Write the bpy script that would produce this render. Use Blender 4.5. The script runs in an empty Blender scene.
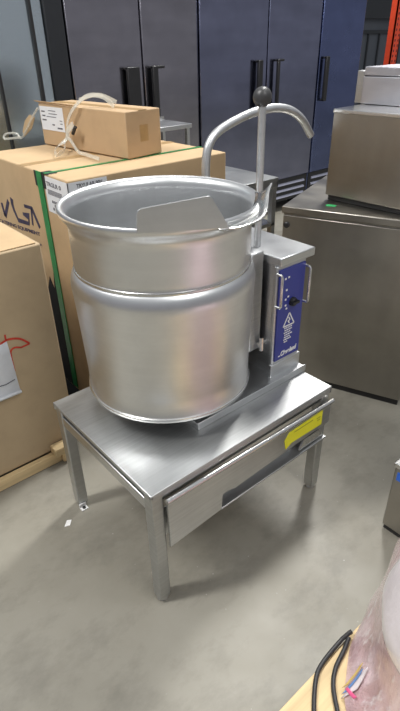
import bpy, bmesh, math, random
from mathutils import Vector, Matrix

C = bpy.context.scene.collection
SC = bpy.context.scene
random.seed(4)

# ------------------------------------------------------------------ camera
YAW, PITCH, ROLL, FPX = 0.879, 0.549, -0.023, 515.0
fw = Vector((math.cos(YAW)*math.cos(PITCH), math.sin(YAW)*math.cos(PITCH), -math.sin(PITCH)))
rt = fw.cross(Vector((0, 0, 1))).normalized(); up = rt.cross(fw)
r2 = rt*math.cos(ROLL) + up*math.sin(ROLL); u2 = -rt*math.sin(ROLL) + up*math.cos(ROLL)
cam = bpy.data.cameras.new('camera')
cam.sensor_fit = 'HORIZONTAL'; cam.sensor_width = 36.0; cam.lens = FPX*36.0/400.0
cam.clip_start = 0.02; cam.clip_end = 100
co = bpy.data.objects.new('camera', cam); C.objects.link(co)
m = Matrix((r2, u2, -fw)).transposed().to_4x4(); m.translation = (-0.492, -0.805, 1.453)
co.matrix_world = m
SC.camera = co

# ------------------------------------------------------------------ world, lamps, exposure
w = bpy.data.worlds.new('hall'); SC.world = w; w.use_nodes = True
nt = w.node_tree; nt.nodes.clear()
tc = nt.nodes.new('ShaderNodeTexCoord'); sp = nt.nodes.new('ShaderNodeSeparateXYZ')
rp = nt.nodes.new('ShaderNodeValToRGB'); bg = nt.nodes.new('ShaderNodeBackground'); ou = nt.nodes.new('ShaderNodeOutputWorld')
nt.links.new(tc.outputs['Generated'], sp.inputs[0]); nt.links.new(sp.outputs['Z'], rp.inputs[0])
nt.links.new(rp.outputs[0], bg.inputs[0]); nt.links.new(bg.outputs[0], ou.inputs[0])
e = rp.color_ramp.elements
e[0].position = 0.0; e[0].color = (0.40, 0.40, 0.42, 1)
e[1].position = 1.0; e[1].color = (0.86, 0.88, 0.90, 1)
x = e.new(0.14); x.color = (0.42, 0.42, 0.45, 1)
x = e.new(0.45); x.color = (0.62, 0.64, 0.66, 1)
bg.inputs[1].default_value = 0.50

def area(name, loc, target, sx, sy, power, col=(1, 1, 1)):
    l = bpy.data.lights.new(name, 'AREA'); l.shape = 'RECTANGLE'; l.size = sx; l.size_y = sy
    l.energy = power; l.color = col
    o = bpy.data.objects.new(name, l); C.objects.link(o); o.location = loc
    o.rotation_euler = (Vector(target) - Vector(loc)).to_track_quat('-Z', 'Y').to_euler()
    return o
area('high_bay_lamp', (3.4, 1.6, 5.5), (0.5, 0.1, 0.2), 0.5, 2.2, 215, (1.0, 0.99, 0.96))
area('high_bay_lamp', (-2.6, 1.4, 5.5), (0.4, 0.2, 0.2), 0.5, 2.2, 190, (1.0, 0.99, 0.96))
area('high_bay_lamp', (0.2, -3.4, 5.4), (0.6, 0.0, 0.3), 1.6, 3.0, 80, (1.0, 0.99, 0.97))  # weaker overhead fill, unseen and added behind the camera
SC.view_settings.view_transform = 'Standard'; SC.view_settings.look = 'None'
SC.view_settings.gamma = 1.0; SC.view_settings.use_curve_mapping = False
SC.view_settings.exposure = 0.32

# ------------------------------------------------------------------ materials
def newmat(name):
    M = bpy.data.materials.new(name); M.use_nodes = True
    n = M.node_tree; return M, n, n.nodes['Principled BSDF']
def noise(n, scale, detail=4, rough=0.55, stretch=(1, 1, 1), rot=(0, 0, 0)):
    t = n.nodes.new('ShaderNodeTexCoord'); mp = n.nodes.new('ShaderNodeMapping')
    mp.inputs['Scale'].default_value = stretch; mp.inputs['Rotation'].default_value = rot
    z = n.nodes.new('ShaderNodeTexNoise'); z.inputs['Scale'].default_value = scale
    z.inputs['Detail'].default_value = detail; z.inputs['Roughness'].default_value = rough
    n.links.new(t.outputs['Object'], mp.inputs[0]); n.links.new(mp.outputs[0], z.inputs['Vector'])
    return z.outputs['Fac']
def ramp(n, src, stops):
    r = n.nodes.new('ShaderNodeValToRGB'); el = r.color_ramp.elements
    while len(el) < len(stops): el.new(0.5)
    for q, (p, c) in zip(el, stops):
        q.position = p; q.color = (*c, 1) if len(c) == 3 else c
    n.links.new(src, r.inputs[0]); return r.outputs[0]
def maprange(n, src, a, b, lo, hi):
    r = n.nodes.new('ShaderNodeMapRange')
    for i, v in zip((1, 2, 3, 4), (a, b, lo, hi)): r.inputs[i].default_value = v
    n.links.new(src, r.inputs[0]); return r.outputs[0]
def bump(n, b, src, strength, dist=0.002):
    q = n.nodes.new('ShaderNodeBump'); q.inputs['Strength'].default_value = strength; q.inputs['Distance'].default_value = dist
    n.links.new(src, q.inputs['Height']); n.links.new(q.outputs[0], b.inputs['Normal'])
def mixc(n, fac, a, b):
    q = n.nodes.new('ShaderNodeMix'); q.data_type = 'RGBA'
    for s, v in ((q.inputs[0], fac), (q.inputs[6], a), (q.inputs[7], b)):
        if hasattr(v, 'is_linked'): n.links.new(v, s)
        else: s.default_value = v if not isinstance(v, tuple) else (*v, 1)[:4]
    return q.outputs[2]
def plain(name, col, rough=0.5, metal=0.0, var=0.08, scale=30, **kw):
    M, n, b = newmat(name)
    f = noise(n, scale)
    lo = tuple(c*(1-var) for c in col); hi = tuple(min(1, c*(1+var)) for c in col)
    n.links.new(ramp(n, f, [(0.3, lo), (0.7, hi)]), b.inputs['Base Color'])
    b.inputs['Roughness'].default_value = rough; b.inputs['Metallic'].default_value = metal
    for k, v in kw.items(): b.inputs[k.replace('_', ' ')].default_value = v
    return M
def steel(name, col=(0.68, 0.69, 0.70), rough=(0.28, 0.42), stretch=(1, 1, 40), scale=6, smudge=0.10, bumpy=0.06, aniso=0):
    M, n, b = newmat(name)
    b.inputs['Metallic'].default_value = 1.0
    grain = noise(n, scale, 3, 0.6, stretch)
    sm = noise(n, 5, 5, 0.6)
    n.links.new(maprange(n, sm, 0.3, 0.7, rough[0], rough[1]), b.inputs['Roughness'])
    lo = tuple(c*(1-smudge) for c in col); hi = tuple(min(1, c*(1+smudge*0.5)) for c in col)
    g = ramp(n, grain, [(0.3, lo), (0.7, hi)])
    s2 = ramp(n, noise(n, 3.5, 6, 0.65), [(0.35, (0.88, 0.88, 0.88)), (0.6, (1, 1, 1))])
    q = n.nodes.new('ShaderNodeMix'); q.data_type = 'RGBA'; q.blend_type = 'MULTIPLY'; q.inputs[0].default_value = 1
    n.links.new(g, q.inputs[6]); n.links.new(s2, q.inputs[7]); n.links.new(q.outputs[2], b.inputs['Base Color'])
    if aniso:
        tg = n.nodes.new('ShaderNodeTangent'); tg.direction_type = 'RADIAL'; tg.axis = 'Z'
        n.links.new(tg.outputs[0], b.inputs['Tangent']); b.inputs['Anisotropic'].default_value = aniso
    if bumpy: bump(n, b, grain, bumpy, 0.0008)
    return M
STEEL = steel('brushed_steel')
STEEL_BOWL = steel('spun_steel', (0.80, 0.81, 0.82), (0.31, 0.36), (0.3, 0.3, 14), 5, 0.03, 0.0, 0.6)
STEEL_TOP = steel('worn_table_steel', (0.58, 0.59, 0.59), (0.38, 0.50), (1, 30, 1), 5, 0.10, 0.05)
STEEL_SATIN = steel('satin_tube_steel', (0.74, 0.75, 0.76), (0.38, 0.48), (1, 1, 20), 6, 0.05, 0.0)
STEEL_DULL = steel('dull_steel', (0.56, 0.57, 0.57), (0.34, 0.46), (1, 1, 30), 6, 0.08, 0.04)
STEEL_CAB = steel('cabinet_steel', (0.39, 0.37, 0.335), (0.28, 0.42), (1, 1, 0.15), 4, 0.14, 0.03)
STEEL_BRIGHT = steel('bright_steel', (0.74, 0.74, 0.73), (0.18, 0.28), (1, 1, 20), 6, 0.05, 0.02)
STEEL_PALE = steel('pale_steel', (0.58, 0.58, 0.63), (0.35, 0.5), (1, 1, 0.3), 4, 0.10, 0.03)
FRIDGE = steel('dark_fridge_steel', (0.40, 0.39, 0.44), (0.15, 0.25), (0.35, 0.35, 1.5), 2.5, 0.22, 0.0)
FRIDGE_BLUE = steel('bluish_fridge_steel', (0.29, 0.31, 0.44), (0.14, 0.24), (0.35, 0.35, 1.5), 2.5, 0.22, 0.0)
NAVY = steel('navy_fridge_steel', (0.17, 0.21, 0.40), (0.2, 0.3), (0.35, 0.35, 1.5), 2.5, 0.15, 0.0)
BLACK = plain('black_plastic', (0.015, 0.015, 0.017), 0.42)
BLACKGLOSS = plain('black_frame', (0.016, 0.018, 0.022), 0.38)
RUBBER = plain('black_cable', (0.018, 0.018, 0.02), 0.5)
KNOB = plain('dark_ball', (0.05, 0.05, 0.052), 0.38)
BLUE = plain('blue_panel', (0.035, 0.045, 0.26), 0.38, 0, 0.03)
WHITE = plain('white_print', (0.82, 0.82, 0.82), 0.5, 0, 0.02)
PAPER = plain('white_paper', (0.74, 0.76, 0.80), 0.6, 0, 0.03)
INK = plain('grey_ink', (0.12, 0.12, 0.14), 0.6)
LOGOINK = plain('purple_black_ink', (0.045, 0.035, 0.075), 0.6, 0, 0.3, 40)
REDINK = plain('red_ink', (0.55, 0.045, 0.025), 0.6, 0, 0.2)
YELLOW = plain('yellow_sticker', (0.80, 0.78, 0.03), 0.45, 0, 0.03)
GREENSTRAP = plain('green_strap', (0.02, 0.22, 0.06), 0.35, 0, 0.25)
GREENTAPE = plain('green_tape', (0.05, 0.50, 0.16), 0.5)
ORANGE = plain('orange_rack_paint', (0.80, 0.075, 0.025), 0.42)
BLUETAPE = plain('blue_label', (0.03, 0.14, 0.62), 0.5)
TAPE = plain('brown_packing_tape', (0.42, 0.27, 0.12), 0.3)
STICKW = plain('sticker_white', (0.80, 0.72, 0.74), 0.4)
STICKY = plain('sticker_yellow', (0.72, 0.52, 0.16), 0.4)
STICKB = plain('sticker_blue', (0.16, 0.30, 0.62), 0.4)
STICKP = plain('sticker_pink', (0.80, 0.13, 0.30), 0.4)
SLAT = plain('pale_slat', (0.36, 0.37, 0.46), 0.4, 0.5)

def cardboard(name, col):
    M, n, b = newmat(name)
    f = noise(n, 6, 6, 0.6); g = noise(n, 60, 2, 0.5, (1, 1, 0.15))
    c1 = ramp(n, f, [(0.25, tuple(c*0.86 for c in col)), (0.5, col), (0.75, tuple(min(1, c*1.08) for c in col))])
    n.links.new(c1, b.inputs['Base Color']); b.inputs['Roughness'].default_value = 0.72
    bump(n, b, g, 0.08, 0.001)
    return M
CARD = cardboard('cardboard', (0.53, 0.375, 0.215))
CARD_TAN = cardboard('tan_cardboard', (0.475, 0.36, 0.225))
CARD_DARK = cardboard('small_box_cardboard', (0.50, 0.345, 0.20))

def wood(name, col, along=(0.6, 14, 14)):
    M, n, b = newmat(name)
    f = noise(n, 2.2, 6, 0.62, along)
    n.links.new(ramp(n, f, [(0.28, tuple(c*0.72 for c in col)), (0.55, col), (0.8, tuple(min(1, c*1.12) for c in col))]), b.inputs['Base Color'])
    b.inputs['Roughness'].default_value = 0.68; bump(n, b, f, 0.12, 0.002)
    return M
PINE = wood('pine_wood', (0.74, 0.56, 0.31))
PINE_Y = wood('pine_board_across', (0.72, 0.54, 0.27), (14, 0.6, 14))

def concrete():
    M, n, b = newmat('worn_concrete')
    base = ramp(n, noise(n, 1.3, 8, 0.62), [(0.28, (0.20, 0.186, 0.150)), (0.5, (0.272, 0.256, 0.214)), (0.72, (0.318, 0.302, 0.258))])
    stain = ramp(n, noise(n, 3.6, 6, 0.7, (1, 1.6, 1), (0, 0, 0.6)), [(0.36, (0.62, 0.62, 0.62)), (0.52, (1, 1, 1))])
    q = n.nodes.new('ShaderNodeMix'); q.data_type = 'RGBA'; q.blend_type = 'MULTIPLY'; q.inputs[0].default_value = 0.55
    n.links.new(base, q.inputs[6]); n.links.new(stain, q.inputs[7])
    v = n.nodes.new('ShaderNodeTexVoronoi'); v.inputs['Scale'].default_value = 34
    t = n.nodes.new('ShaderNodeTexCoord'); n.links.new(t.outputs['Object'], v.inputs['Vector'])
    speck = ramp(n, v.outputs['Distance'], [(0.03, (1, 1, 1)), (0.085, (0, 0, 0))])
    gate = ramp(n, noise(n, 9, 2), [(0.54, (0, 0, 0)), (0.66, (0.8, 0.8, 0.8))])
    mu = n.nodes.new('ShaderNodeMath'); mu.operation = 'MULTIPLY'
    n.links.new(speck, mu.inputs[0]); n.links.new(gate, mu.inputs[1])
    c2 = mixc(n, mu.outputs[0], q.outputs[2], (0.66, 0.65, 0.62))
    n.links.new(c2, b.inputs['Base Color'])
    n.links.new(maprange(n, noise(n, 4, 5), 0.3, 0.7, 0.38, 0.62), b.inputs['Roughness'])
    bump(n, b, noise(n, 70, 4), 0.05, 0.002)
    return M
CONCRETE = concrete()

def panels():
    M, n, b = newmat('wall_panels')
    n.links.new(ramp(n, noise(n, 1.2, 4), [(0.3, (0.085, 0.10, 0.125)), (0.7, (0.115, 0.13, 0.155))]), b.inputs['Base Color'])
    b.inputs['Roughness'].default_value = 0.6
    return M
WALLM = panels()
WALLDARK = plain('dark_band', (0.03, 0.035, 0.042), 0.6)

def film(name):
    M, n, b = newmat(name)
    wr = noise(n, 9, 5, 0.6, (1.6, 1.6, 0.5), (0.5, 0.2, 0)); fi = noise(n, 38, 4, 0.6, (1, 1, 0.35), (0.7, 0.4, 0))
    c = ramp(n, wr, [(0.3, (0.46, 0.29, 0.29)), (0.5, (0.62, 0.43, 0.45)), (0.7, (0.80, 0.64, 0.68))])
    st = ramp(n, fi, [(0.56, (0, 0, 0)), (0.70, (0.75, 0.75, 0.75))])  # pale streaks put crinkle highlights into the film colour
    n.links.new(mixc(n, st, c, (0.86, 0.80, 0.83)), b.inputs['Base Color'])
    b.inputs['Roughness'].default_value = 0.26; b.inputs['Coat Weight'].default_value = 0.9; b.inputs['Coat Roughness'].default_value = 0.12
    mu = n.nodes.new('ShaderNodeMath'); mu.operation = 'ADD'; n.links.new(wr, mu.inputs[0]); n.links.new(fi, mu.inputs[1])
    bump(n, b, mu.outputs[0], 0.45, 0.02)
    return M
FILM = film('pink_shrink_film')
FILMW = film('pale_shrink_film')
for nd in FILMW.node_tree.nodes:
    if nd.type == 'VALTORGB':
        for q, c in zip(nd.color_ramp.elements, ((0.70, 0.62, 0.65), (0.78, 0.71, 0.74), (0.84, 0.79, 0.82))): q.color = (*c, 1)
    if nd.type == 'BUMP': nd.inputs['Strength'].default_value = 0.2

def pane(name, tint, refl):
    M, n, b = newmat(name)
    n.nodes.remove(b); o = n.nodes['Material Output']
    tr = n.nodes.new('ShaderNodeBsdfTransparent'); tr.inputs[0].default_value = (*tint, 1)
    gl = n.nodes.new('ShaderNodeBsdfGlossy'); gl.inputs['Roughness'].default_value = 0.18; gl.inputs[0].default_value = (0.84, 0.95, 1, 1)
    mx = n.nodes.new('ShaderNodeMixShader'); mx.inputs[0].default_value = refl
    n.links.new(tr.outputs[0], mx.inputs[1]); n.links.new(gl.outputs[0], mx.inputs[2]); n.links.new(mx.outputs[0], o.inputs[0])
    return M
GLASS = pane('door_glass', (0.90, 0.95, 0.98), 0.85)
INTERIOR = plain('cooler_interior', (0.66, 0.73, 0.80), 0.5, 0, 0.1, 4)
def clearplastic():
    M, n, b = newmat('clear_strap_plastic')
    b.inputs['Base Color'].default_value = (0.86, 0.84, 0.76, 1); b.inputs['Roughness'].default_value = 0.15
    b.inputs['Transmission Weight'].default_value = 0.35; b.inputs['IOR'].default_value = 1.3
    b.inputs['Alpha'].default_value = 0.5
    return M
CLEAR = clearplastic()

# ------------------------------------------------------------------ mesh helpers
ROOTM = {}
def smooth_path(pts, k=8):
    P = [Vector(p) for p in pts]; out = []
    Q = [2*P[0]-P[1]] + P + [2*P[-1]-P[-2]]
    for i in range(1, len(Q)-2):
        a, b, c, d = Q[i-1:i+3]
        for j in range(k):
            t = j/k
            out.append(0.5*((2*b)+(c-a)*t+(2*a-5*b+4*c-d)*t*t+(3*b-a-3*c+d)*t**3))
    out.append(P[-1]); return out
class MB:
    def __init__(s): s.bm = bmesh.new()
    def face(s, vs):
        try: return s.bm.faces.new(vs)
        except ValueError: return None
    def box(s, x0, x1, y0, y1, z0, z1, M=None):
        x0, x1 = min(x0, x1), max(x0, x1); y0, y1 = min(y0, y1), max(y0, y1); z0, z1 = min(z0, z1), max(z0, z1)
        c = [Vector(p) for p in ((x0,y0,z0),(x1,y0,z0),(x1,y1,z0),(x0,y1,z0),(x0,y0,z1),(x1,y0,z1),(x1,y1,z1),(x0,y1,z1))]
        if M: c = [M @ p for p in c]
        v = [s.bm.verts.new(p) for p in c]
        for f in ((3,2,1,0),(4,5,6,7),(0,1,5,4),(1,2,6,5),(2,3,7,6),(3,0,4,7)): s.face([v[i] for i in f])
        return s
    def prism(s, poly, vec):                 # flat outline (3-D points) pushed along vec
        a = [s.bm.verts.new(Vector(p)) for p in poly]; b = [s.bm.verts.new(Vector(p)+Vector(vec)) for p in poly]
        n = len(a); s.face(a[::-1]); s.face(b)
        for i in range(n): s.face([a[i], a[(i+1) % n], b[(i+1) % n], b[i]])
        return s
    def tube(s, path, r, n=12, cap=True):
        P = [Vector(p) for p in path]; rr = r if isinstance(r, (list, tuple)) else [r]*len(P)
        t0 = (P[1]-P[0]).normalized(); ref = Vector((0, 0, 1)) if abs(t0.z) < 0.9 else Vector((1, 0, 0))
        nn = t0.cross(ref).normalized(); rings = []
        for i, p in enumerate(P):
            t = (P[min(i+1, len(P)-1)]-P[max(i-1, 0)]).normalized()
            nn = (nn - t*nn.dot(t)).normalized(); bb = t.cross(nn)
            rings.append([s.bm.verts.new(p+rr[i]*(math.cos(a)*nn+math.sin(a)*bb)) for a in (2*math.pi*k/n for k in range(n))])
        for A, B in zip(rings, rings[1:]):
            for k in range(n): s.face([A[k], A[(k+1) % n], B[(k+1) % n], B[k]])
        if cap: s.face(rings[0][::-1]); s.face(rings[-1])
        return s
    def lathe(s, prof, c=(0, 0), n=96, axis=None):
        rings = []
        for r, z in prof:
            if r < 1e-6: rings.append([s.bm.verts.new((c[0], c[1], z))])
            else: rings.append([s.bm.verts.new((c[0]+r*math.cos(2*math.pi*k/n), c[1]+r*math.sin(2*math.pi*k/n), z)) for k in range(n)])
        for A, B in zip(rings, rings[1:]):
            for k in range(n):
                k2 = (k+1) % n
                if len(A) == 1 and len(B) == 1: continue
                if len(A) == 1: s.face([A[0], B[k2], B[k]])
                elif len(B) == 1: s.face([A[k], A[k2], B[0]])
                else: s.face([A[k], A[k2], B[k2], B[k]])
        if axis:
            bmesh.ops.transform(s.bm, matrix=axis, verts=[v for R in rings for v in R])
        return s
    def strip(s, pts, width, nrm, thick=0.0012, closed=False):   # flat band along a line on a surface
        P = [Vector(p) for p in pts]; n = Vector(nrm).normalized(); L, R = [], []
        for i, p in enumerate(P):
            a = P[max(i-1, 0)]; b = P[min(i+1, len(P)-1)]
            t = (b-a); t = (t - n*t.dot(n)).normalized(); sd = n.cross(t)
            wd = width[i] if isinstance(width, (list, tuple)) else width
            if 0 < i < len(P)-1:
                d1 = (P[i]-a).normalized(); cs = max(0.35, d1.dot(t)); wd = wd/cs
            L.append(p+sd*wd/2); R.append(p-sd*wd/2)
        rings = [[s.bm.verts.new(q) for q in (l, r, r+n*thick, l+n*thick)] for l, r in zip(L, R)]
        for A, B in zip(rings, rings[1:]):
            for k in range(4): s.face([A[k], A[(k+1) % 4], B[(k+1) % 4], B[k]])
        s.face(rings[0][::-1]); s.face(rings[-1])
        return s
    def build(s, name, mat, parent=None, bevel=0, seg=2, local=False, angle=35, smooth=True, loc=None):
        if parent is not None and not local:
            inv = ROOTM[parent.name].inverted()
            bmesh.ops.transform(s.bm, matrix=inv, verts=s.bm.verts)
        if loc is not None: bmesh.ops.translate(s.bm, vec=-Vector(loc), verts=s.bm.verts)
        bmesh.ops.recalc_face_normals(s.bm, faces=s.bm.faces)
        me = bpy.data.meshes.new(name); s.bm.to_mesh(me); s.bm.free()
        me.materials.append(mat)
        if smooth:
            me.polygons.foreach_set('use_smooth', [True]*len(me.polygons)); me.set_sharp_from_angle(angle=math.radians(angle))
        o = bpy.data.objects.new(name, me); C.objects.link(o)
        if loc is not None: o.location = loc
        if parent is not None:
            o.parent = parent; ROOTM[o.name] = ROOTM[parent.name]
        else: ROOTM[o.name] = Matrix.Translation(loc if loc is not None else (0, 0, 0))
        if bevel:
            b = o.modifiers.new('bevel', 'BEVEL'); b.width = bevel; b.segments = seg; b.limit_method = 'ANGLE'; b.angle_limit = math.radians(40)
        return o
def tag(o, label, cat, group=None):
    o['label'] = label; o['category'] = cat
    if group: o['group'] = group
    return o
def thing(name, label, cat, loc, rotz=0, group=None):
    o = bpy.data.objects.new(name, None); C.objects.link(o); o.location = loc; o.rotation_euler = (0, 0, rotz)
    o.empty_display_size = 0.1
    ROOTM[o.name] = Matrix.Translation(loc) @ Matrix.Rotation(rotz, 4, 'Z')
    return tag(o, label, cat, group)
def struct(o): o['kind'] = 'structure'; return o
def text(name, body, size, mat, parent, origin, xdir, ydir, extrude=0.0006, shear=0.0, width=None, bold=0.0, local=False):
    cu = bpy.data.curves.new(name, 'FONT'); cu.body = body; cu.size = size; cu.extrude = extrude; cu.shear = shear; cu.offset = bold
    t = bpy.data.objects.new(name, cu); C.objects.link(t)
    bpy.context.view_layer.update()
    me = bpy.data.meshes.new_from_object(t.evaluated_get(bpy.context.evaluated_depsgraph_get()))
    bpy.data.objects.remove(t)
    X = Vector(xdir).normalized(); Y = Vector(ydir).normalized(); Z = X.cross(Y)
    k = 1.0
    if width:
        xs = [v.co.x for v in me.vertices]; k = width/(max(xs)-min(xs))
    M = Matrix((X*k, Y, Z)).transposed().to_4x4(); M.translation = origin
    if not local: M = ROOTM[parent.name].inverted() @ M
    me.transform(M); me.materials.clear(); me.materials.append(mat)
    o = bpy.data.objects.new(name, me); C.objects.link(o); o.parent = parent; ROOTM[o.name] = ROOTM[parent.name]
    return o
def arc(c, r, a0, a1, n=10):
    return [(c[0]+r*math.cos(a0+(a1-a0)*i/n), c[1]+r*math.sin(a0+(a1-a0)*i/n)) for i in range(n+1)]

# ------------------------------------------------------------------ setting
struct(MB().box(-5, 12, -5, 7, -0.1, 0).build('floor', CONCRETE))
wb = MB().box(2.0, 12, 6.2, 6.35, 0, 4.6)
wl = struct(wb.build('wall_back', WALLM))
tm = MB()
for i in range(26):
    xx = 2.2+i*0.38
    tm.box(xx, xx+0.03, 6.17, 6.2, 0, 1.55)
tm.box(2.0, 12, 6.165, 6.2, 1.5, 1.56)
struct(tm.build('trim_1', WALLDARK))
struct(MB().box(2.0, 12, 6.1, 6.2, 1.75, 3.2).build('trim_2', WALLDARK))

# ------------------------------------------------------------------ cold cabinets along the back
FY = 2.55
def handle(door, x0, x1, z0, z1, hook):
    h = MB(); xm = (x0+x1)/2
    h.box(x0, x1, FY-0.052, FY-0.024, z0, z1)
    h.box(min(x0, x0+hook), max(x1, x1+hook), FY-0.05, FY-0.002, z1-0.018, z1)
    h.box(min(x0, x0+hook), max(x1, x1+hook), FY-0.05, FY-0.002, z0, z0+0.018)
    return h.build('handle', BLACK, door, bevel=0.006)
def fridge(name, label, x0, x1, doors, depth=0.82, top=2.08, side=FRIDGE):
    t = thing(name, label, 'refrigerator', ((x0+x1)/2, FY+depth/2, 0))
    b = MB(); b.box(x0+0.004, x1-0.004, FY+0.03, FY+depth, 0.14, top)
    b.build('body', side, t, bevel=0.008)
    g = MB(); g.box(x0+0.01, x1-0.01, FY+0.02, FY+0.05, 0.10, 0.305)
    gr = g.build('grille', BLACKGLOSS, t)
    for k in range(3):
        s = MB(); zz = 0.125+k*0.058
        for (d0, d1, *_r) in doors: s.prism([(d0+0.05, FY+0.02, zz), (d0+0.05, FY+0.004, zz+0.008), (d0+0.05, FY+0.02, zz+0.026)], (d1-d0-0.1, 0, 0))
        s.build('louvre', SLAT, gr)
    c = MB()
    for xx in (x0+0.08, x1-0.08):
        for yy in (FY+0.12, FY+depth-0.1):
            cc = MB(); cc.tube([(xx-0.018, yy, 0.055), (xx+0.018, yy, 0.055)], 0.055, 16); cc.box(xx-0.03, xx+0.03, yy-0.03, yy+0.03, 0.09, 0.142)
            cc.build('caster', BLACK, t)
    for d0, d1, hx0, hx1, hook in doors:
        d = MB().box(d0+0.006, d1-0.006, FY, FY+0.032, 0.315, top-0.16).build('door', side, t, bevel=0.007)
        if hx0 is not None: handle(d, hx0, hx1, 0.95, 1.31, hook)
    MB().box(x0+0.006, x1-0.006, FY+0.002, FY+0.034, top-0.15, top).build('top_panel', FRIDGE, t, bevel=0.006)
    return t
fridge('reach_in_refrigerator', 'dark steel two door refrigerator beside the black cooler frame, behind the small cardboard box', 1.285, 2.337,
       [(1.285, 1.838, 1.675, 1.775, 0.0), (1.838, 2.337, 1.885, 1.93, 0.06)])
fridge('reach_in_refrigerator', 'dark steel two door refrigerator directly behind the curved faucet, between the other two refrigerators', 2.349, 3.742,
       [(2.349, 3.077, 2.93, 2.98, 0.0), (3.077, 3.742, 3.16, 3.185, 0.05)], side=FRIDGE_BLUE)
fridge('reach_in_refrigerator', 'bluish one door refrigerator at the end of the bank, behind the stacked steel boxes', 3.752, 4.375,
       [(3.752, 4.375, 3.795, 3.84, 0.0)], side=NAVY)

t = thing('glass_door_cooler', 'glass fronted cooler with thick black frame behind the cardboard boxes', 'cooler', (0.55, 2.95, 0))
b = MB()
b.box(-0.15, 1.27, FY+0.76, FY+0.80, 0.1, 2.1); b.box(-0.15, -0.11, FY+0.05, FY+0.78, 0.1, 2.1)
b.box(1.23, 1.27, FY+0.05, FY+0.78, 0.1, 2.1); b.box(-0.15, 1.27, FY+0.05, FY+0.78, 0.0, 0.14); b.box(-0.15, 1.27, FY+0.05, FY+0.78, 2.05, 2.1)
b.build('body', INTERIOR, t)
MB().box(1.155, 1.275, FY-0.01, FY+0.06, 0.0, 2.1).build('frame_post', BLACKGLOSS, t, bevel=0.005)
MB().box(-0.15, 1.155, FY-0.01, FY+0.06, 0.0, 0.20).build('kick_panel', BLACKGLOSS, t, bevel=0.005)
MB().box(-0.15, 1.155, FY-0.01, FY+0.06, 1.98, 2.1).build('header', BLACKGLOSS, t, bevel=0.005)
MB().box(-0.14, 1.15, FY+0.012, FY+0.018, 0.2, 1.98).build('glass_pane', GLASS, t)
MB().box(1.066, 1.082, FY-0.006, FY+0.03, 0.2, 1.98).build('door_stile', BLACK, t)
MB().box(0.40, 0.415, FY-0.006, FY+0.03, 0.2, 1.98).build('door_stile', BLACK, t)
for zz in (0.62, 0.93, 1.22, 1.60):
    MB().box(-0.1, 1.22, FY+0.16, FY+0.74, zz, zz+0.018).build('shelf', STEEL_PALE, t)
for xx in (0.815, ):
    MB().box(xx, xx+0.014, FY-0.004, FY+0.03, 0.2, 1.98).build('door_stile', BLACK, t)

# orange rack upright far right
t = thing('pallet_rack_upright', 'bright orange punched pallet rack post behind the stacked steel boxes', 'rack post', (5.5, 2.95, 0))
b = MB(); b.box(5.45, 5.58, 2.90, 2.915, 0.01, 3.0); b.box(5.45, 5.463, 2.90, 2.98, 0.01, 3.0); b.box(5.567, 5.58, 2.90, 2.98, 0.01, 3.0)
b.build('post', ORANGE, t)
for k in range(28):
    zz = 0.95+k*0.05
    for xx in (5.475, 5.535):
        if k < 16: MB().box(xx+0.006, xx+0.02, 2.897, 2.901, zz, zz+0.022).build('slot', BLACK, t)
MB().box(5.43, 5.60, 2.88, 3.0, 0, 0.012).build('foot_plate', ORANGE, t)

# small steel work table behind the boxes
t = thing('work_table', 'small steel table seen between the small cardboard box and the refrigerators', 'table', (1.47, 2.06, 0))
MB().box(1.20, 1.74, 1.915, 2.22, 0.985, 1.01).build('tabletop', STEEL, t, bevel=0.003)
MB().box(1.20, 1.74, 2.205, 2.222, 1.01, 1.03).build('backsplash', STEEL_BRIGHT, t)
for xx in (1.215, 1.71):
    for yy in (1.93, 2.19):
        MB().box(xx, xx+0.022, yy, yy+0.022, 0, 0.986).build('leg', STEEL, t)

# steel work table between big box and right cabinet
t = thing('prep_table', 'steel work table with lower shelf between the big cardboard box and the wide steel cabinet', 'table', (1.39, 1.3, 0))
b = MB(); b.box(1.20, 1.564, 1.014, 1.72, 0.83, 0.85); b.box(1.20, 1.564, 1.014, 1.03, 0.80, 0.835); b.box(1.548, 1.564, 1.014, 1.72, 0.80, 0.835)
b.build('tabletop', STEEL_DULL, t, bevel=0.003)
MB().box(1.22, 1.50, 1.06, 1.70, 0.62, 0.815).build('drawer_box', STEEL_DULL, t, bevel=0.004)
MB().box(1.21, 1.556, 1.02, 1.71, 0.60, 0.62).build('lower_shelf', STEEL_BRIGHT, t, bevel=0.002)
for xx in (1.205, 1.532):
    for yy in (1.02, 1.685):
        MB().box(xx, xx+0.028, yy, yy+0.028, 0, 0.832).build('leg', STEEL, t)

# ------------------------------------------------------------------ right hand steel cabinet and what stands on it
RZ = math.atan2(-0.9335, 0.3585)
t = thing('steel_cabinet', 'wide plain steel cabinet to the right of the kettle, carrying the steel boxes', 'cabinet', (1.177, 0.645, 0), RZ)
W_ = 0.622
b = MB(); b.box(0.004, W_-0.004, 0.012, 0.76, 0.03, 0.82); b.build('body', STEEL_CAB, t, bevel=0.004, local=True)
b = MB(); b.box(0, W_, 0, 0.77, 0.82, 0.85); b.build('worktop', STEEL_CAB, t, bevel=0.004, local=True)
MB().box(0.008, W_-0.008, 0.004, 0.013, 0.035, 0.812).build('front_panel', STEEL_CAB, t, bevel=0.002, local=True)
MB().box(0.01, W_-0.01, 0.018, 0.75, 0.0, 0.034).build('base_strip', BLACK, t, local=True)
b = MB(); b.lathe([(0, 0), (0.013, 0), (0.013, 0.006), (0.009, 0.009), (0, 0.009)], n=24,
                  axis=Matrix.Translation((0.026, 0.004, 0.772)) @ Matrix.Rotation(math.pi/2, 4, 'X'))
b.build('plug', BLACK, t, local=True)
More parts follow.
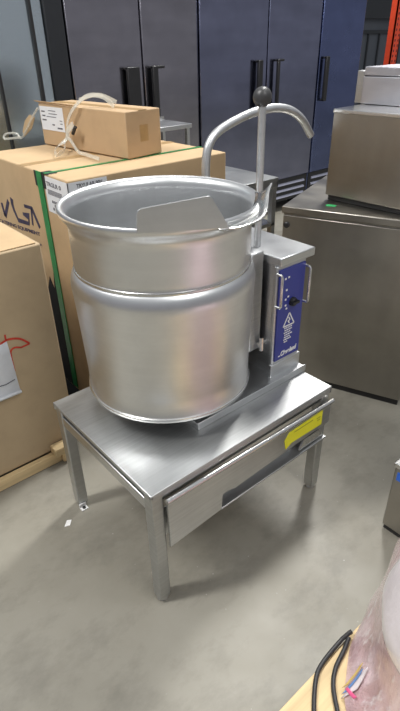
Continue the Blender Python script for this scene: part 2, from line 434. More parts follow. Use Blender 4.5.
b = MB(); b.box(0.165, 0.205, 0.075, 0.10, 0.8502, 0.8514); b.build('green_tape', GREENTAPE, t, local=True)['label'] = 'bright green tape tab'

RB = math.atan2(-0.999, 0.05)
t = thing('steel_box', 'large plain steel box standing on the wide steel cabinet', 'appliance', (1.382, 0.582, 0.852), RB)
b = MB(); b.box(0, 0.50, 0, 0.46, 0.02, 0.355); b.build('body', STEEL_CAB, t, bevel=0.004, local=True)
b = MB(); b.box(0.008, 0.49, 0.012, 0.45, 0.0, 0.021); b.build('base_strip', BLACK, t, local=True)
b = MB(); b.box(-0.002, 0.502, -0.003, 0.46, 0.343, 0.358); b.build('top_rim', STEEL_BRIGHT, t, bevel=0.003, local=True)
t = thing('steel_drawer_unit', 'pale steel unit with a lid line standing on the large steel box', 'appliance', (1.582, 0.60, 1.2115), RB)
b = MB(); b.box(0, 0.28, 0, 0.24, 0, 0.102); b.build('body', STEEL_PALE, t, bevel=0.003, local=True)
b = MB(); b.box(0.001, 0.28, 0.001, 0.24, 0.105, 0.137); b.build('lid', STEEL_PALE, t, bevel=0.003, local=True)
b = MB(); b.box(0.004, 0.276, 0.004, 0.236, 0.10, 0.107); b.build('seam', BLACK, t, local=True)
b = MB(); b.box(-0.042, 0.002, 0.02, 0.20, 0.0, 0.122); b.build('side_panel', STEEL_DULL, t, bevel=0.003, local=True)

# low steel thing at the right edge
t = thing('low_steel_bin', 'low steel box with a blue label on the floor at the right edge', 'bin', (0.95, -0.33, 0))
b = MB(); b.box(0.751, 1.15, -0.40, -0.267, 0.02, 0.285); b.build('body', STEEL_CAB, t, bevel=0.004)
b = MB(); b.box(0.745, 1.155, -0.405, -0.262, 0.283, 0.302); b.build('rim', STEEL_BRIGHT, t, bevel=0.004)
b = MB(); b.box(0.757, 1.14, -0.395, -0.272, 0.0, 0.022); b.build('base_strip', BLACK, t)
b = MB(); b.box(0.7495, 0.7515, -0.33, -0.279, 0.235, 0.268); b.build('label_sticker', BLUETAPE, t)['label'] = 'blue label'

# ------------------------------------------------------------------ cardboard boxes
t = thing('shipping_pallet', 'pine pallet under the tan cardboard box with the red umbrella', 'pallet', (-0.3, 1.1, 0))
MB().box(-0.95, 0.075, 0.775, 0.80, 0.0, 0.046).build('edge_board', PINE, t, bevel=0.003)
for yy in (0.84, 1.06, 1.28):
    MB().box(-0.95, 0.15, yy, yy+0.10, 0.022, 0.044).build('deck_board', PINE, t, bevel=0.002)
for xx in (-0.94, -0.4, 0.05):
    MB().box(xx, xx+0.085, 0.82, 1.38, 0.0, 0.022).build('runner', PINE_Y, t, bevel=0.002)
MB().box(0.045, 0.115, 0.752, 0.799, 0.0462, 0.083).build('wood_block', PINE, t, bevel=0.003)
MB().box(0.0755, 0.13, 0.76, 0.80, 0.0, 0.046).build('wood_block', PINE, t, bevel=0.003)

t = thing('tall_carton', 'tan cardboard box at the left edge with red umbrella print and a white sheet', 'box', (-0.35, 1.1, 0.046))
b = MB(); b.box(-0.9, 0.165, 0.803, 1.36, 0.046, 0.89); b.build('carton', CARD_TAN, t, bevel=0.006)
b = MB(); b.prism([(-0.88, 0.81, 0.891), (0.15, 0.81, 0.891), (0.15, 1.05, 0.893), (-0.88, 1.05, 0.893)], (0, 0, 0.003)); b.build('flap', CARD, t)
b = MB(); b.prism([(-0.88, 1.056, 0.891), (0.15, 1.056, 0.891), (0.15, 1.34, 0.891), (-0.88, 1.34, 0.891)], (0, 0, 0.003)); b.build('flap', CARD, t)
F = lambda p: (p[0], 0.8025, p[1])
b = MB(); ny = (0, -1, 0)
b.strip([tuple(q) for q in smooth_path([F(p) for p in ((-0.0385,0.5860),(-0.0117,0.5909),(0.0238,0.5803),(0.047,0.5592),(0.0559,0.5478))])], 0.007, ny)
b.strip([F(p) for p in ((0.0559,0.5478),(0.0218,0.5447))], 0.006, ny)
b.strip([tuple(q) for q in smooth_path([F(p) for p in ((0.024,0.545),(0.0015,0.5528),(-0.0140,0.5440),(-0.0172,0.515),(-0.0176,0.4645))])], 0.006, ny)
b.strip([F(p) for p in ((-0.0203,0.612),(-0.0211,0.590))], 0.006, ny)
b.strip([tuple(q) for q in smooth_path([F(p) for p in ((-0.0385,0.5860),(-0.075,0.577),(-0.098,0.548))])], 0.007, ny)
b.build('umbrella_mark', REDINK, t)
b = MB()
prof = [(0.8022, 0.598), (0.7985, 0.55), (0.7975, 0.45), (0.797, 0.405), (0.790, 0.392), (0.7835, 0.392), (0.7835, 0.398), (0.788, 0.401)]
for (ya, za), (yb, zb) in zip(prof, prof[1:]):
    sh = lambda z: -0.0195+(0.59-z)*0.02
    vs = [b.bm.verts.new(p) for p in ((-0.30, ya, za-0.012), (sh(za), ya, za-0.012), (sh(zb), yb, zb-0.012), (-0.30, yb, zb-0.012))]
    b.face(vs)
bmesh.ops.remove_doubles(b.bm, verts=b.bm.verts, dist=1e-5)
p = b.build('paper_sheet', PAPER, t, angle=80); p['label'] = 'white paper sheet curling at its lower edge'
s = p.modifiers.new('thick', 'SOLIDIFY'); s.thickness = 0.0012
b = MB(); b.strip([(-0.16, 0.7962, 0.424), (-0.10, 0.7962, 0.433), (-0.06, 0.7962, 0.428), (-0.025, 0.7962, 0.435)], 0.003, ny)
b.build('pen_line', INK, p)

t = thing('large_carton', 'large green strapped cardboard box with black lettering behind the kettle', 'box', (0.76, 1.36, 0))
BX, BY, BZ = 0.370, 0.965, 1.03
MB().box(BX, 1.15, BY, 1.76, 0, BZ).build('carton', CARD, t, bevel=0.005)
b = MB(); b.strip([(BX-0.0, 1.36, BZ), (1.15, 1.36, BZ)], 0.05, (0, 0, 1), 0.0008); b.build('tape', TAPE, t)
nx = (-1, 0, 0)
Lf = lambda p: (BX, p[0], p[1])
b = MB()
for pts in ([(1.6758,0.8183),(1.6657,0.7552)], [(1.6657,0.7552),(1.5844,0.8443)]): b.strip([Lf(p) for p in pts], 0.022, nx)
b.strip([Lf(p) for p in [(1.5376,0.864),(1.5427,0.8381),(1.5356,0.8113),(1.5071,0.7715),(1.3901,0.7813),(1.3784,0.8158),(1.4393,0.8152)]], [0.03,0.026,0.022,0.016,0.016,0.014,0.012], nx)
b.strip([Lf(p) for p in [(1.4071,0.8561),(1.3331,0.8616),(1.3513,0.7834)]], 0.014, nx)
b.strip([Lf(p) for p in [(1.3291,0.8624),(1.2798,0.7875)]], 0.02, nx)
b.build('logo_lettering', LOGOINK, t)
text('caption_lettering', 'CATERING EQUIPMENT', 0.022, LOGOINK, t, (BX-0.0005, 1.76, 0.709), (0, -1, 0.085), (0, 0.085, 1), width=0.47, bold=0.0005)
text('caption_lettering', 'CENTER', 0.013, LOGOINK, t, (BX-0.0005, 1.45, 0.688), (0, -1, 0.1), (0, 0.1, 1), width=0.16)
b = MB(); b.box(BX-0.001, BX+0.002, BY-0.001, 1.155, 0.885, 1.022); b.box(BX-0.001, 0.535, BY-0.001, BY+0.002, 0.885, 1.022)
lb = b.build('shipping_label', PAPER, t); lb['label'] = 'white shipping label folded round the corner'
text('label_lettering', 'TRYULAR 90V', 0.020, INK, lb, (0.405, BY-0.0014, 1.0), (1, 0, 0), (0, 0, 1), width=0.11, bold=0.0004)
text('label_lettering', 'TRGLR 0', 0.022, INK, lb, (BX-0.0014, 1.14, 0.988), (0, -1, 0), (0, 0, 1), width=0.12, bold=0.0004)
b = MB()
for k in range(5): b.box(BX-0.0018, BX, 1.02, 1.135, 0.972-k*0.004, 0.974-k*0.004)
for k in range(4):
    for j in range(3):
        if (k*3+j) % 4 != 1: b.box(BX-0.0018, BX, 1.10-k*0.017, 1.112-k*0.017, 0.925-j*0.014, 0.935-j*0.014)
b.build('printed_marks', INK, lb)
b = MB(); b.strip([(BX-0.002, 1.19, 0.02), (BX-0.002, 1.19, BZ+0.002)], 0.045, nx, 0.003)
b.strip([(BX-0.003, 1.14, BZ), (1.153, 1.14, BZ)], 0.02, (0, 0, 1), 0.0025)
b.build('strap', GREENSTRAP, t)['label'] = 'green plastic strap'
b = MB(); b.prism([(BX-0.0002, y_, z_) for y_, z_ in ((1.20, 0.01), (1.205, 0.50), (1.222, 0.60), (1.24, 0.52), (1.27, 0.57), (1.31, 0.50), (1.36, 0.52), (1.48, 0.46), (1.50, 0.01))], (-0.0015, 0, 0)); b.box(0.20, BX, 1.06, 1.50, 0.0, 0.006); b.build('gap_shade_sheet', plain('gap_shade_black', (0.006, 0.006, 0.007), 0.85), t)['label'] = 'black sheet for the shaded gap low beside the left face'  # black sheets on face and floor stand in for shade between the cartons
b = MB(); b.box(BX-0.0032, BX+0.0, 1.145, 1.235, 0.972, BZ+0.002); b.box(BX-0.0032, BX+0.04, 1.115, 1.175, BZ-0.001, BZ+0.002); b.build('strap_protector', BLACK, t, bevel=0.001)

# small box on the large one
SB = math.radians(96.4); LN = 0.64                                             # local x runs away along the long side
t = thing('long_carton', 'small long cardboard box with white label on the large cardboard box', 'box', (0.741, 1.121, BZ+0.004), SB)
b = MB(); b.box(0, LN, -0.19, 0, 0, 0.180); b.build('carton', CARD_DARK, t, bevel=0.004, local=True)
b = MB(); b.strip([(0.0, -0.095, 0.180), (LN, -0.095, 0.180)], 0.045, (0, 0, 1), 0.0008); b.build('tape', TAPE, t, local=True)
b = MB(); b.prism([(0.33, 0.0, 0.181), (LN+0.0, -0.01, 0.181), (LN+0.02, 0.008, 0.190), (0.33, 0.008, 0.186)], (0, 0, 0.003)); b.build('flap', CARD_DARK, t, local=True)
b = MB(); b.strip([(0, -0.095, 0.125), (0, -0.095, 0.06)], 0.045, (-1, 0, 0), 0.0008); b.build('end_tape', TAPE, t, local=True)
b = MB(); b.box(0.442, 0.632, -0.001, 0.0015, 0.068, 0.170); lb = b.build('address_label', PAPER, t, local=True); lb['label'] = 'white printed label'
b = MB()
for k, (a, c_) in enumerate(((0.50, 0.56), (0.49, 0.56), (0.50, 0.58), (0.455, 0.475), (0.455, 0.475))): b.box(a, c_, 0.0012, 0.0022, 0.152-k*0.013, 0.155-k*0.013)
for k, (a, c_) in enumerate(((0.59, 0.62), (0.59, 0.615), (0.585, 0.62), (0.52, 0.54))): b.box(a, c_, 0.0012, 0.0022, 0.145-k*0.018, 0.151-k*0.018)
b.box(0.46, 0.50, 0.0012, 0.0022, 0.078, 0.085)
b.build('printed_marks', INK, lb, local=True)

# crumpled clear straps over the small box (points: along the side, out from it, height)
def LS(pts, k=6):
    o = Vector((0.741, 1.121, BZ)); ex = Vector((math.cos(SB), math.sin(SB), 0)); ey = Vector((-math.sin(SB), math.cos(SB), 0))
    return smooth_path([o+ex*p[0]+ey*p[1]+Vector((0, 0, p[2])) for p in pts], k)
t = thing('clear_strapping', 'crumpled clear plastic strapping looped over the small cardboard box', 'strapping', (0.66, 1.5, BZ))
ax = (-1, -0.1, 0.25)
b = MB(); b.strip(LS([(0.258, 0.181, 0.016), (0.373, 0.110, 0.020), (0.385, 0.035, 0.058), (0.374, 0.025, 0.125), (0.318, 0.02, 0.184), (0.238, 0.0, 0.232), (0.156, -0.02, 0.230), (0.101, -0.03, 0.196)]), 0.017, ax, 0.002)
b.build('band', CLEAR, t)
b = MB(); b.strip(LS([(0.258, 0.178, 0.018), (0.319, 0.098, 0.020), (0.385, 0.05, 0.035), (0.36, 0.04, 0.058), (0.25, 0.075, 0.020), (0.183, 0.083, 0.016), (0.056, 0.108, 0.016)]), 0.014, ax, 0.002)
b.build('band', CLEAR, t)
b = MB(); b.strip(LS([(0.30, 0.0, 0.215), (0.20, -0.03, 0.236), (0.12, -0.06, 0.21)]), 0.014, ax, 0.002); b.build('band', CLEAR, t)
b = MB(); b.strip(LS([(0.375, 0.035, 0.05), (0.368, 0.035, 0.086), (0.347, 0.034, 0.102), (0.325, 0.03, 0.118)]), 0.03, ax, 0.003); b.build('knot', CLEAR, t)
b = MB(); b.tube(LS([(0.33, 0.036, 0.08), (0.318, 0.036, 0.095), (0.305, 0.034, 0.11)], 4), 0.008, 7); b.build('dark_clip', BLACK, t)
t = thing('hanging_tag', 'brown cardboard tag with clear twisted wire at the left end of the small box', 'tag', (0.60, 1.85, BZ))
pl = [LS([p, p], 1)[0] for p in ((0.688, 0, 0.119), (0.733, 0, 0.129), (0.787, 0, 0.098), (0.828, 0, 0.046), (0.822, 0, 0.020), (0.735, 0, 0.065))]
b = MB(); b.prism(pl, Vector((-math.sin(SB), math.cos(SB), 0))*0.003); b.build('card', CARD, t)
b = MB(); b.tube(LS([(0.633, 0.01, 0.165), (0.694, 0.01, 0.122), (0.821, 0.01, 0.023), (0.88, 0.01, 0.012), (0.905, 0.06, 0.010), (0.945, 0.05, 0.010), (1.0, 0.02, 0.010), (0.979, 0.01, 0.024), (0.884, 0.01, 0.032), (0.85, 0.012, 0.018)]), 0.0055, 7); b.build('twist_wire', CLEAR, t)

# ------------------------------------------------------------------ equipment stand
TW, TD, TH = 0.745, 0.545, 0.46
t = thing('equipment_stand', 'low stainless steel stand with square legs carrying the kettle', 'stand', (TW/2, TD/2, 0))
b = MB(); b.box(0, TW, 0, TD, TH-0.008, TH); b.box(0, TW, 0, 0.012, TH-0.026, TH-0.006); b.box(0, 0.01, 0, TD, TH-0.014, TH-0.006)
b.box(0, TW, TD-0.01, TD, TH-0.026, TH-0.006); b.box(TW-0.01, TW, 0, TD, TH-0.026, TH-0.006)
b.build('top', STEEL_TOP, t, bevel=0.0025)
for xx, yy in ((0.004, 0.004), (0.004, TD-0.042), (TW-0.042, 0.004), (TW-0.042, TD-0.042)):
    lg = MB().box(xx, xx+0.038, yy, yy+0.038, 0.012, TH-0.008).build('leg', STEEL_DULL, t, bevel=0.004)
    MB().lathe([(0, 0), (0.017, 0), (0.019, 0.006), (0.015, 0.014), (0, 0.014)], (xx+0.019, yy+0.019), 20).build('foot', STEEL_DULL, lg)
    if xx < 0.1 and yy > 0.2:
        b = MB(); b.box(xx-0.002, xx+0.024, yy-0.022, yy-0.002, 0.0, 0.004); b.box(xx-0.002, xx+0.024, yy-0.006, yy-0.001, 0.0, 0.020)
        fp = b.build('floor_bracket', WHITE, lg, bevel=0.001); fp['label'] = 'white floor bracket with a bolt'
        MB().lathe([(0, 0.004), (0.006, 0.004), (0.006, 0.009), (0, 0.009)], (xx+0.011, yy-0.013), 6).build('bolt', BLACK, lg)
# side rails, left and right, rear
MB().box(0.005, 0.030, 0.042, TD-0.042, TH-0.078, TH-0.040).build('side_rail', STEEL, t, bevel=0.003)
MB().box(TW-0.032, TW-0.008, 0.042, TD-0.042, TH-0.068, TH-0.030).build('side_rail', STEEL, t, bevel=0.003)
MB().box(0.042, TW-0.042, TD-0.032, TD-0.008, TH-0.068, TH-0.030).build('rear_rail', STEEL, t, bevel=0.003)
# under-shelf frame behind front panel; inner plate added to darken the side slot
b = MB(); b.box(0.02, TW-0.02, 0.02, 0.05, TH-0.06, TH-0.012); b.box(0.034, 0.042, 0.03, TD-0.03, TH-0.085, TH-0.012); b.build('under_frame', STEEL_DULL, t)
# front panel: full depth at the left, cut away to the right
y0, y1 = -0.012, -0.004
out = [(0.044, 0.427), (0.044, 0.246), (0.238, 0.256), (0.240, 0.312), (0.262, 0.316), (0.285, 0.306), (0.31, 0.309), (0.50, 0.322), (0.739, 0.322), (0.739, 0.418)]
out = [(0.044, 0.424), (0.044, 0.243), (0.236, 0.254), (0.241, 0.314), (0.262, 0.314), (0.290, 0.305), (0.52, 0.316), (0.735, 0.320), (0.735, 0.412)]
b = MB(); b.prism([(x_, y1, z_) for x_, z_ in out], (0, y0-y1, 0)); fp = b.build('front_panel', STEEL, t, bevel=0.0015)
b = MB(); b.tube([(0.040, -0.012, 0.424), (0.742, -0.012, 0.408)], 0.0085, 12); b.build('rolled_edge', STEEL_BRIGHT, fp)
b = MB(); b.box(0.236, 0.735, -0.011, 0.03, 0.249, 0.256); b.box(0.04, TW-0.04, 0.026, 0.032, 0.25, 0.36); b.build('lower_rail', STEEL_DULL, t, bevel=0.002)
b = MB(); b.prism([(0.62, -0.002, 0.300), (0.70, -0.002, 0.300), (0.728, -0.002, 0.262), (0.60, -0.002, 0.262)], (0, 0.006, 0)); b.build('corner_gusset', STEEL_BRIGHT, t)
pl = [(0.689, 0.3925), (0.693, 0.334), (0.538, 0.3345), (0.514, 0.3235), (0.5026, 0.3624), (0.524, 0.3865)]
pl = [(0.6905, 0.3935), (0.6915, 0.3345), (0.540, 0.3395), (0.512, 0.3270), (0.5035, 0.3655), (0.524, 0.3890)]
b = MB(); b.prism([(x_, -0.0121, z_) for x_, z_ in pl], (0, -0.0012, 0)); yw = b.build('yellow_sticker', YELLOW, t); yw['label'] = 'bright yellow sticker'
b = MB(); b.box(0.548, 0.64, -0.0142, -0.0132, 0.378, 0.3805); b.box(0.66, 0.68, -0.0142, -0.0132, 0.372, 0.3745); b.box(0.665, 0.68, -0.0142, -0.0132, 0.362, 0.3645)
b.build('printed_marks', plain('olive_ink', (0.30, 0.30, 0.03), 0.6), yw)

# ------------------------------------------------------------------ tilting kettle
K = (0.328, 0.342)
t = thing('steam_kettle', 'large round stainless steel tilting kettle with blue control panel on the low stand', 'kettle', (0.40, 0.32, TH))
prof = [(0, 0.494), (0.10, 0.497), (0.19, 0.508), (0.232, 0.521), (0.250, 0.528), (0.2555, 0.532), (0.2568, 0.537), (0.2535, 0.542),
        (0.2535, 0.60), (0.2575, 0.70), (0.2625, 0.82), (0.2640, 0.850), (0.2655, 0.866), (0.2660, 0.876), (0.2652, 0.886), (0.2632, 0.895), (0.2600, 0.904), (0.2560, 0.911), (0.2525, 0.9155), (0.250, 0.918), (0.250, 0.935)]
MB().lathe(prof, K, 128).build('jacket', STEEL_BOWL, t, angle=50)
prof = [(0.247, 0.915), (0.2497, 0.930), (0.2503, 0.95), (0.2505, 1.03), (0.2515, 1.046), (0.256, 1.057), (0.264, 1.067), (0.2705, 1.076), (0.2735, 1.084), (0.2728, 1.0905),
        (0.2695, 1.094), (0.264, 1.093), (0.256, 1.086), (0.2495, 1.074), (0.2475, 1.06), (0.2465, 0.95), (0.244, 0.80), (0.230, 0.70), (0.185, 0.62), (0.11, 0.575), (0, 0.56)]
MB().lathe(prof, K, 128).build('bowl', STEEL_BOWL, t, angle=50)
b = MB(); b.lathe([(0.2490, 0.916), (0.2518, 0.918), (0.2526, 0.9215), (0.2518, 0.925), (0.2490, 0.927)], K, 128); b.build('weld_bead', STEEL_BRIGHT, t)
b = MB(); b.lathe([(0.245, 0.525), (0.2575, 0.527), (0.2592, 0.532), (0.2585, 0.538), (0.2535, 0.541), (0.245, 0.541)], K, 128); b.build('bottom_ring', STEEL_BRIGHT, t)
# pouring spout: upright left wing and flared right lip
A = Vector((0.118, 0.142, 1.085)); B = Vector((0.312, 0.034, 1.085)); nn = Vector((-(B-A).y, (B-A).x, 0)).normalized()
pl = [(0.1183,0.1418,1.089),(0.1215,0.14,1.1334),(0.124,0.1387,1.140),(0.1297,0.1355,1.1444),(0.2556,0.0652,1.1608),(0.263,0.0611,1.1605),(0.2694,0.0577,1.1545),(0.3010,0.0400,1.091),(0.302,0.0395,1.085)]
b = MB(); b.prism([Vector(p) for p in pl], nn*0.003); b.build('spout_wing', STEEL_BOWL, t, bevel=0.001, smooth=False)
inner = []; outer = []
N = 14
oc = [Vector(p) for p in ((0.303,0.038,1.084),(0.330,0.030,1.083),(0.385,0.034,1.084),(0.425,0.046,1.087),(0.452,0.064,1.094),(0.470,0.078,1.108),(0.487,0.092,1.126),(0.508,0.103,1.140))]
oc = smooth_path(oc, 4)
for i, q in enumerate(oc):
    f = i/(len(oc)-1)
    a = math.radians(-98 + f*58)
    z = 1.084 + (0.0 if f < 0.6 else (f-0.6)/0.4*0.018)
    inner.append(Vector((K[0]+0.258*math.cos(a), K[1]+0.258*math.sin(a), z)))
b = MB(); rows = []
for q, i_ in zip(oc, inner):
    mid = q.lerp(i_, 0.5) - Vector((0, 0, 0.008))
    rows.append([b.bm.verts.new(v) for v in (i_, i_.lerp(mid, 0.55)-Vector((0, 0, 0.002)), mid, mid.lerp(q, 0.5)-Vector((0, 0, 0.001)), q)])
for R1, R2 in zip(rows, rows[1:]):
    for k in range(4): b.face([R1[k], R1[k+1], R2[k+1], R2[k]])
o = b.build('spout_lip', STEEL_BRIGHT, t, angle=60); s = o.modifiers.new('thick', 'SOLIDIFY'); s.thickness = 0.0035; s.offset = 0
b = MB(); b.tube(oc, 0.0028, 8); b.build('spout_edge', STEEL_BRIGHT, t)
# trunnion bracket, shaft, pin
MB().box(0.553, 0.604, 0.205, 0.46, 0.575, 0.912).build('trunnion_bracket', STEEL, t, bevel=0.004)
b = MB(); b.tube([(0.56, 0.36, 0.74), (0.66, 0.36, 0.74)], 0.045, 24); b.build('trunnion_shaft', STEEL_DULL, t)
b = MB(); b.tube([(0.585, 0.195, 0.60), (0.66, 0.195, 0.60)], 0.006, 10); b.tube([(0.592, 0.188, 0.578), (0.592, 0.188, 0.626)], 0.008, 10); b.build('stop_pin', STEEL_BRIGHT, t)
# tilt lever
lv = MB().tube([(0.6475, 0.275, 0.88), (0.6445, 0.275, 1.310)], 0.0105, 16).build('tilt_lever', STEEL_SATIN, t)
b = MB(); b.lathe([(0.0, -0.025)]+[(0.026*math.cos(a), 0.026*math.sin(a)) for a in (math.radians(-75+150*i/14) for i in range(15))]+[(0, 0.026)], n=28, axis=Matrix.Translation((0.6435, 0.275, 1.319)))
b.build('ball_grip', KNOB, lv)['label'] = 'dark grey ball grip'
# base and console
b = MB(); b.box(0.262, 0.748, 0.124, 0.50, TH, TH+0.022); b.box(0.262, 0.752, 0.120, 0.126, TH, TH+0.026); b.build('base', STEEL, t, bevel=0.002)
cs = MB().box(0.618, 0.728, 0.158, 0.43, TH+0.02, 0.874).box(0.606, 0.738, 0.150, 0.166, TH+0.02, 0.874).build('console', STEEL, t, bevel=0.004)
b = MB(); b.box(0.600, 0.744, 0.146, 0.16, TH+0.02, 0.53); b.build('console_foot', STEEL, t, bevel=0.002)
b = MB(); b.box(0.614, 0.772, 0.145, 0.44, 0.871, 0.899); b.build('console_cap', STEEL, t, bevel=0.003)
pn = MB().box(0.6135, 0.7325, 0.1455, 0.151, 0.541, 0.862).build('control_panel', BLUE, t, bevel=0.001)
py = 0.1453
b = MB(); b.lathe([(0, 0), (0.015, 0), (0.0145, 0.008), (0.012, 0.012), (0, 0.012)], n=24, axis=Matrix.Translation((0.680, py, 0.742)) @ Matrix.Rotation(math.pi/2, 4, 'X'))
b.box(0.664, 0.696, py-0.018, py-0.008, 0.738, 0.746); b.build('dial', BLACK, pn)
b = MB()
tri = [(0.6705, 0.7056), (0.6965, 0.6605), (0.6445, 0.6605), (0.6705, 0.7056)]
ctr = (0.6705, 0.676)
for a_, b_ in zip(tri, tri[1:]): b.strip([(a_[0], py, a_[1]), (b_[0], py, b_[1])], 0.0042, ny)
b.strip([(0.668, py, 0.690), (0.675, py, 0.680), (0.667, py, 0.676), (0.673, py, 0.667)], 0.004, ny)
b.build('warning_triangle', WHITE, pn)
b = MB()
for k, (a_, c_) in enumerate(((0.651, 0.690), (0.653, 0.688), (0.650, 0.684), (0.654, 0.690), (0.652, 0.682), (0.650, 0.686), (0.653, 0.672))):
    zz = 0.653-k*0.0085
    xx = a_
    while xx < c_-0.002:
        ln = random.uniform(0.004, 0.010); b.box(xx, min(c_, xx+ln), py-0.001, py, zz-0.002, zz+0.002); xx += ln+0.0025
b.build('fine_print', WHITE, pn)
b = MB()
for xx, zz in ((0.637, 0.826), (0.652, 0.828), (0.645, 0.787), (0.643, 0.755), (0.655, 0.762), (0.645, 0.734), (0.650, 0.722)): b.box(xx, xx+0.007, py-0.001, py, zz, zz+0.006)
b.build('scale_marks', WHITE, pn)
text('maker_lettering', 'Cleveland', 0.024, WHITE, pn, (0.640, py-0.0002, 0.553), (1, 0, 0.03), (-0.03, 0, 1), shear=0.25, width=0.078, bold=0.0008)
b = MB(); b.strip([(0.630, py, 0.555), (0.638, py, 0.556)], 0.004, ny); b.build('maker_dash', WHITE, pn)
def uhandle(x, z0, z1):
    p = [(x, 0.150, z0), (x, 0.132, z0+0.001), (x, 0.1285, z0+0.006), (x, 0.1285, z1-0.006), (x, 0.132, z1-0.001), (x, 0.150, z1)]
    return MB().tube(p, 0.0042, 10).build('panel_handle', STEEL_BRIGHT, t)
uhandle(0.606, 0.745, 0.853); uhandle(0.736, 0.725, 0.848)
# faucet behind the kettle
pth = [(0.74, 0.40, 0.78), (0.755, 0.62, 0.78), (0.760, 0.638, 0.80), (0.760, 0.64, 0.85)]
pts = [(0.757, 0.64, 0.85), (0.753, 0.64, 1.007), (0.751, 0.64, 1.059), (0.757, 0.64, 1.113), (0.773, 0.64, 1.149), (0.804, 0.64, 1.176), (0.864, 0.64, 1.199), (0.972, 0.64, 1.224), (1.088, 0.64, 1.232), (1.182, 0.64, 1.217), (1.257, 0.64, 1.178), (1.322, 0.64, 1.112)]
fa = MB().tube(smooth_path(pts, 8), 0.0155, 18).build('faucet', STEEL_SATIN, t)
b = MB(); b.tube([(0.72, 0.42, 0.79), (0.76, 0.52, 0.79), (0.76, 0.63, 0.79)], 0.014, 14); b.tube([(0.76, 0.64, 0.76), (0.76, 0.64, 0.87)], 0.024, 18); b.build('faucet_base', STEEL_DULL, fa)

# ------------------------------------------------------------------ scrap on the floor
b = MB(); b.prism([(-0.080, 0.462, 0.0), (-0.062, 0.455, 0.0), (-0.046, 0.474, 0.0), (-0.060, 0.482, 0.0)], (0, 0, 0.002))
o = b.build('paper_scrap', WHITE, None, loc=(-0.063, 0.468, 0.0)); tag(o, 'small scrap of white paper on the floor left of the stand', 'scrap')

# ------------------------------------------------------------------ wrapped drum on a pallet, lower right
t = thing('pine_pallet', 'pine pallet under the pink wrapped drum at the lower right corner', 'pallet', (0.45, -0.85, 0))
for k in range(7):
    ya = -0.462-k*0.115
    MB().box(-0.15, 1.05, ya-0.108, ya, 0.115, 0.14).build('deck_board', PINE, t, bevel=0.002)
for xx in (-0.14, 0.40, 0.95): MB().box(xx, xx+0.09, -1.26, -0.464, 0.0, 0.115).build('runner', PINE_Y, t, bevel=0.002)
t = thing('wrapped_drum', 'bulky drum wrapped in glossy pink film on the pine pallet', 'drum', (0.45, -0.8, 0.14))
prof = [(0, 0.1425), (0.357, 0.1425), (0.356, 0.17), (0.344, 0.25), (0.338, 0.33), (0.335, 0.41), (0.322, 0.468), (0.30, 0.56), (0.26, 0.63), (0.18, 0.68), (0, 0.69)]
b = MB()
# dense rings, gently dented
zs = []
for (ra, za), (rb, zb) in zip(prof, prof[1:]):
    k = max(1, int(max(abs(zb-za), abs(rb-ra))/0.03))
    zs += [(ra+(rb-ra)*i/k, za+(zb-za)*i/k) for i in range(k)]
zs.append(prof[-1])
b.lathe(zs, (0.45, -0.8), 120)
def dent(a, z): return 0.0022*math.sin(7*a+9*z)+0.0015*math.sin(17*a-23*z)
def skirt(a, z):                                          # film pulled outwards where it meets the boards
    f = max(0.0, min(1.0, (math.degrees(a)-108)/34)) if a > 0 else 1.0
    h = max(0.0, 1-(z-0.14)/0.12)
    return 0.052*f*h*h
for v in b.bm.verts:
    dx, dy = v.co.x-0.45, v.co.y+0.8; a = math.atan2(dy, dx); r = math.hypot(dx, dy)
    if r > 0.2:
        d = dent(a, v.co.z)+skirt(a, v.co.z)
        v.co.x += d*math.cos(a); v.co.y += d*math.sin(a)
b.build('film_wrap', FILM, t, angle=60)
def onDrum(a, z, off=0.006):
    r = 0.34
    for (ra, za), (rb, zb) in zip(prof[1:], prof[2:]):
        if za <= z <= zb: r = ra+(rb-ra)*(z-za)/(zb-za+1e-9); break
    r += dent(a, z)+skirt(a, z)+off
    return Vector((0.45+r*math.cos(a), -0.8+r*math.sin(a), z))
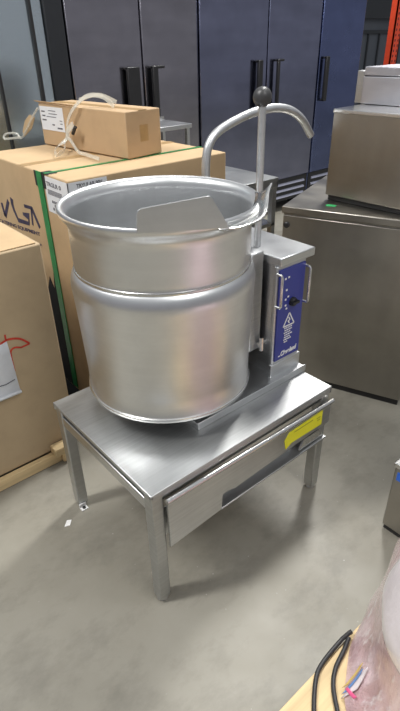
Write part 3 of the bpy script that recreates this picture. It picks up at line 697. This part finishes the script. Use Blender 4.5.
def drum_patch(name, mat, a0, a1, z0, z1, skew, parent, off):
    b = MB(); rows = []
    for i in range(9):
        a = a0+(a1-a0)*i/8
        rows.append([b.bm.verts.new(onDrum(a, z0+(z1-z0)*j/4+skew*i/8, off)) for j in range(5)])
    for R1, R2 in zip(rows, rows[1:]):
        for k in range(4): b.face([R1[k], R1[k+1], R2[k+1], R2[k]])
    o = b.build(name, mat, parent, angle=80); s = o.modifiers.new('thick', 'SOLIDIFY'); s.thickness = 0.001; return o
# pale rounded end under the film: an oval swelling that follows the drum's side
b = MB(); ca, cz, da, dz = math.radians(146), 0.475, math.radians(27), 0.125; rings = []
for i in range(13):
    f = i/12; h = 0.001+0.013*math.sqrt(max(0, 1-f**4))
    if i == 12: h = -0.004
    rings.append([b.bm.verts.new(onDrum(ca+da*f*math.cos(q), cz+dz*f*math.sin(q), h)) for q in (2*math.pi*k/48 for k in range(48))] if i else [b.bm.verts.new(onDrum(ca, cz, h))])
for A_, B_ in zip(rings, rings[1:]):
    for k in range(48):
        if len(A_) == 1: b.face([A_[0], B_[k], B_[(k+1) % 48]])
        else: b.face([A_[k], B_[k], B_[(k+1) % 48], A_[(k+1) % 48]])
b.build('round_end', FILMW, t, angle=60)['label'] = 'pale rounded end under the film'
D = math.radians
stk = drum_patch('printed_sticker', STICKW, D(141), D(137), 0.143, 0.185, 0.045, t, 0.009)
drum_patch('yellow_band', STICKY, D(138), D(134.5), 0.148, 0.162, 0.055, stk, 0.011)
drum_patch('blue_band', STICKB, D(140), D(136.5), 0.148, 0.162, 0.055, stk, 0.012)
drum_patch('pink_marks', STICKP, D(139), D(143.5), 0.158, 0.166, 0.020, stk, 0.013)
# cable
t = thing('power_cable', 'black double power cable draped over the pine pallet beside the wrapped drum', 'cable', (0.12, -0.5, 0.14))
b = MB(); b.tube(smooth_path([(0.273,-0.464,0.157),(0.256,-0.460,0.152),(0.23,-0.458,0.148),(0.162,-0.462,0.147),(0.12,-0.474,0.146),(0.059,-0.517,0.146),(0.0,-0.575,0.146),(-0.05,-0.65,0.146),(-0.06,-0.78,0.146)], 8), 0.0055, 10); b.build('cord', RUBBER, t)
b = MB(); b.tube(smooth_path([(0.257,-0.4675,0.151),(0.222,-0.478,0.147),(0.172,-0.491,0.146),(0.135,-0.513,0.146),(0.099,-0.552,0.146),(0.06,-0.60,0.146),(0.03,-0.70,0.146),(0.035,-0.80,0.146)], 8), 0.0055, 10); b.build('cord', RUBBER, t)
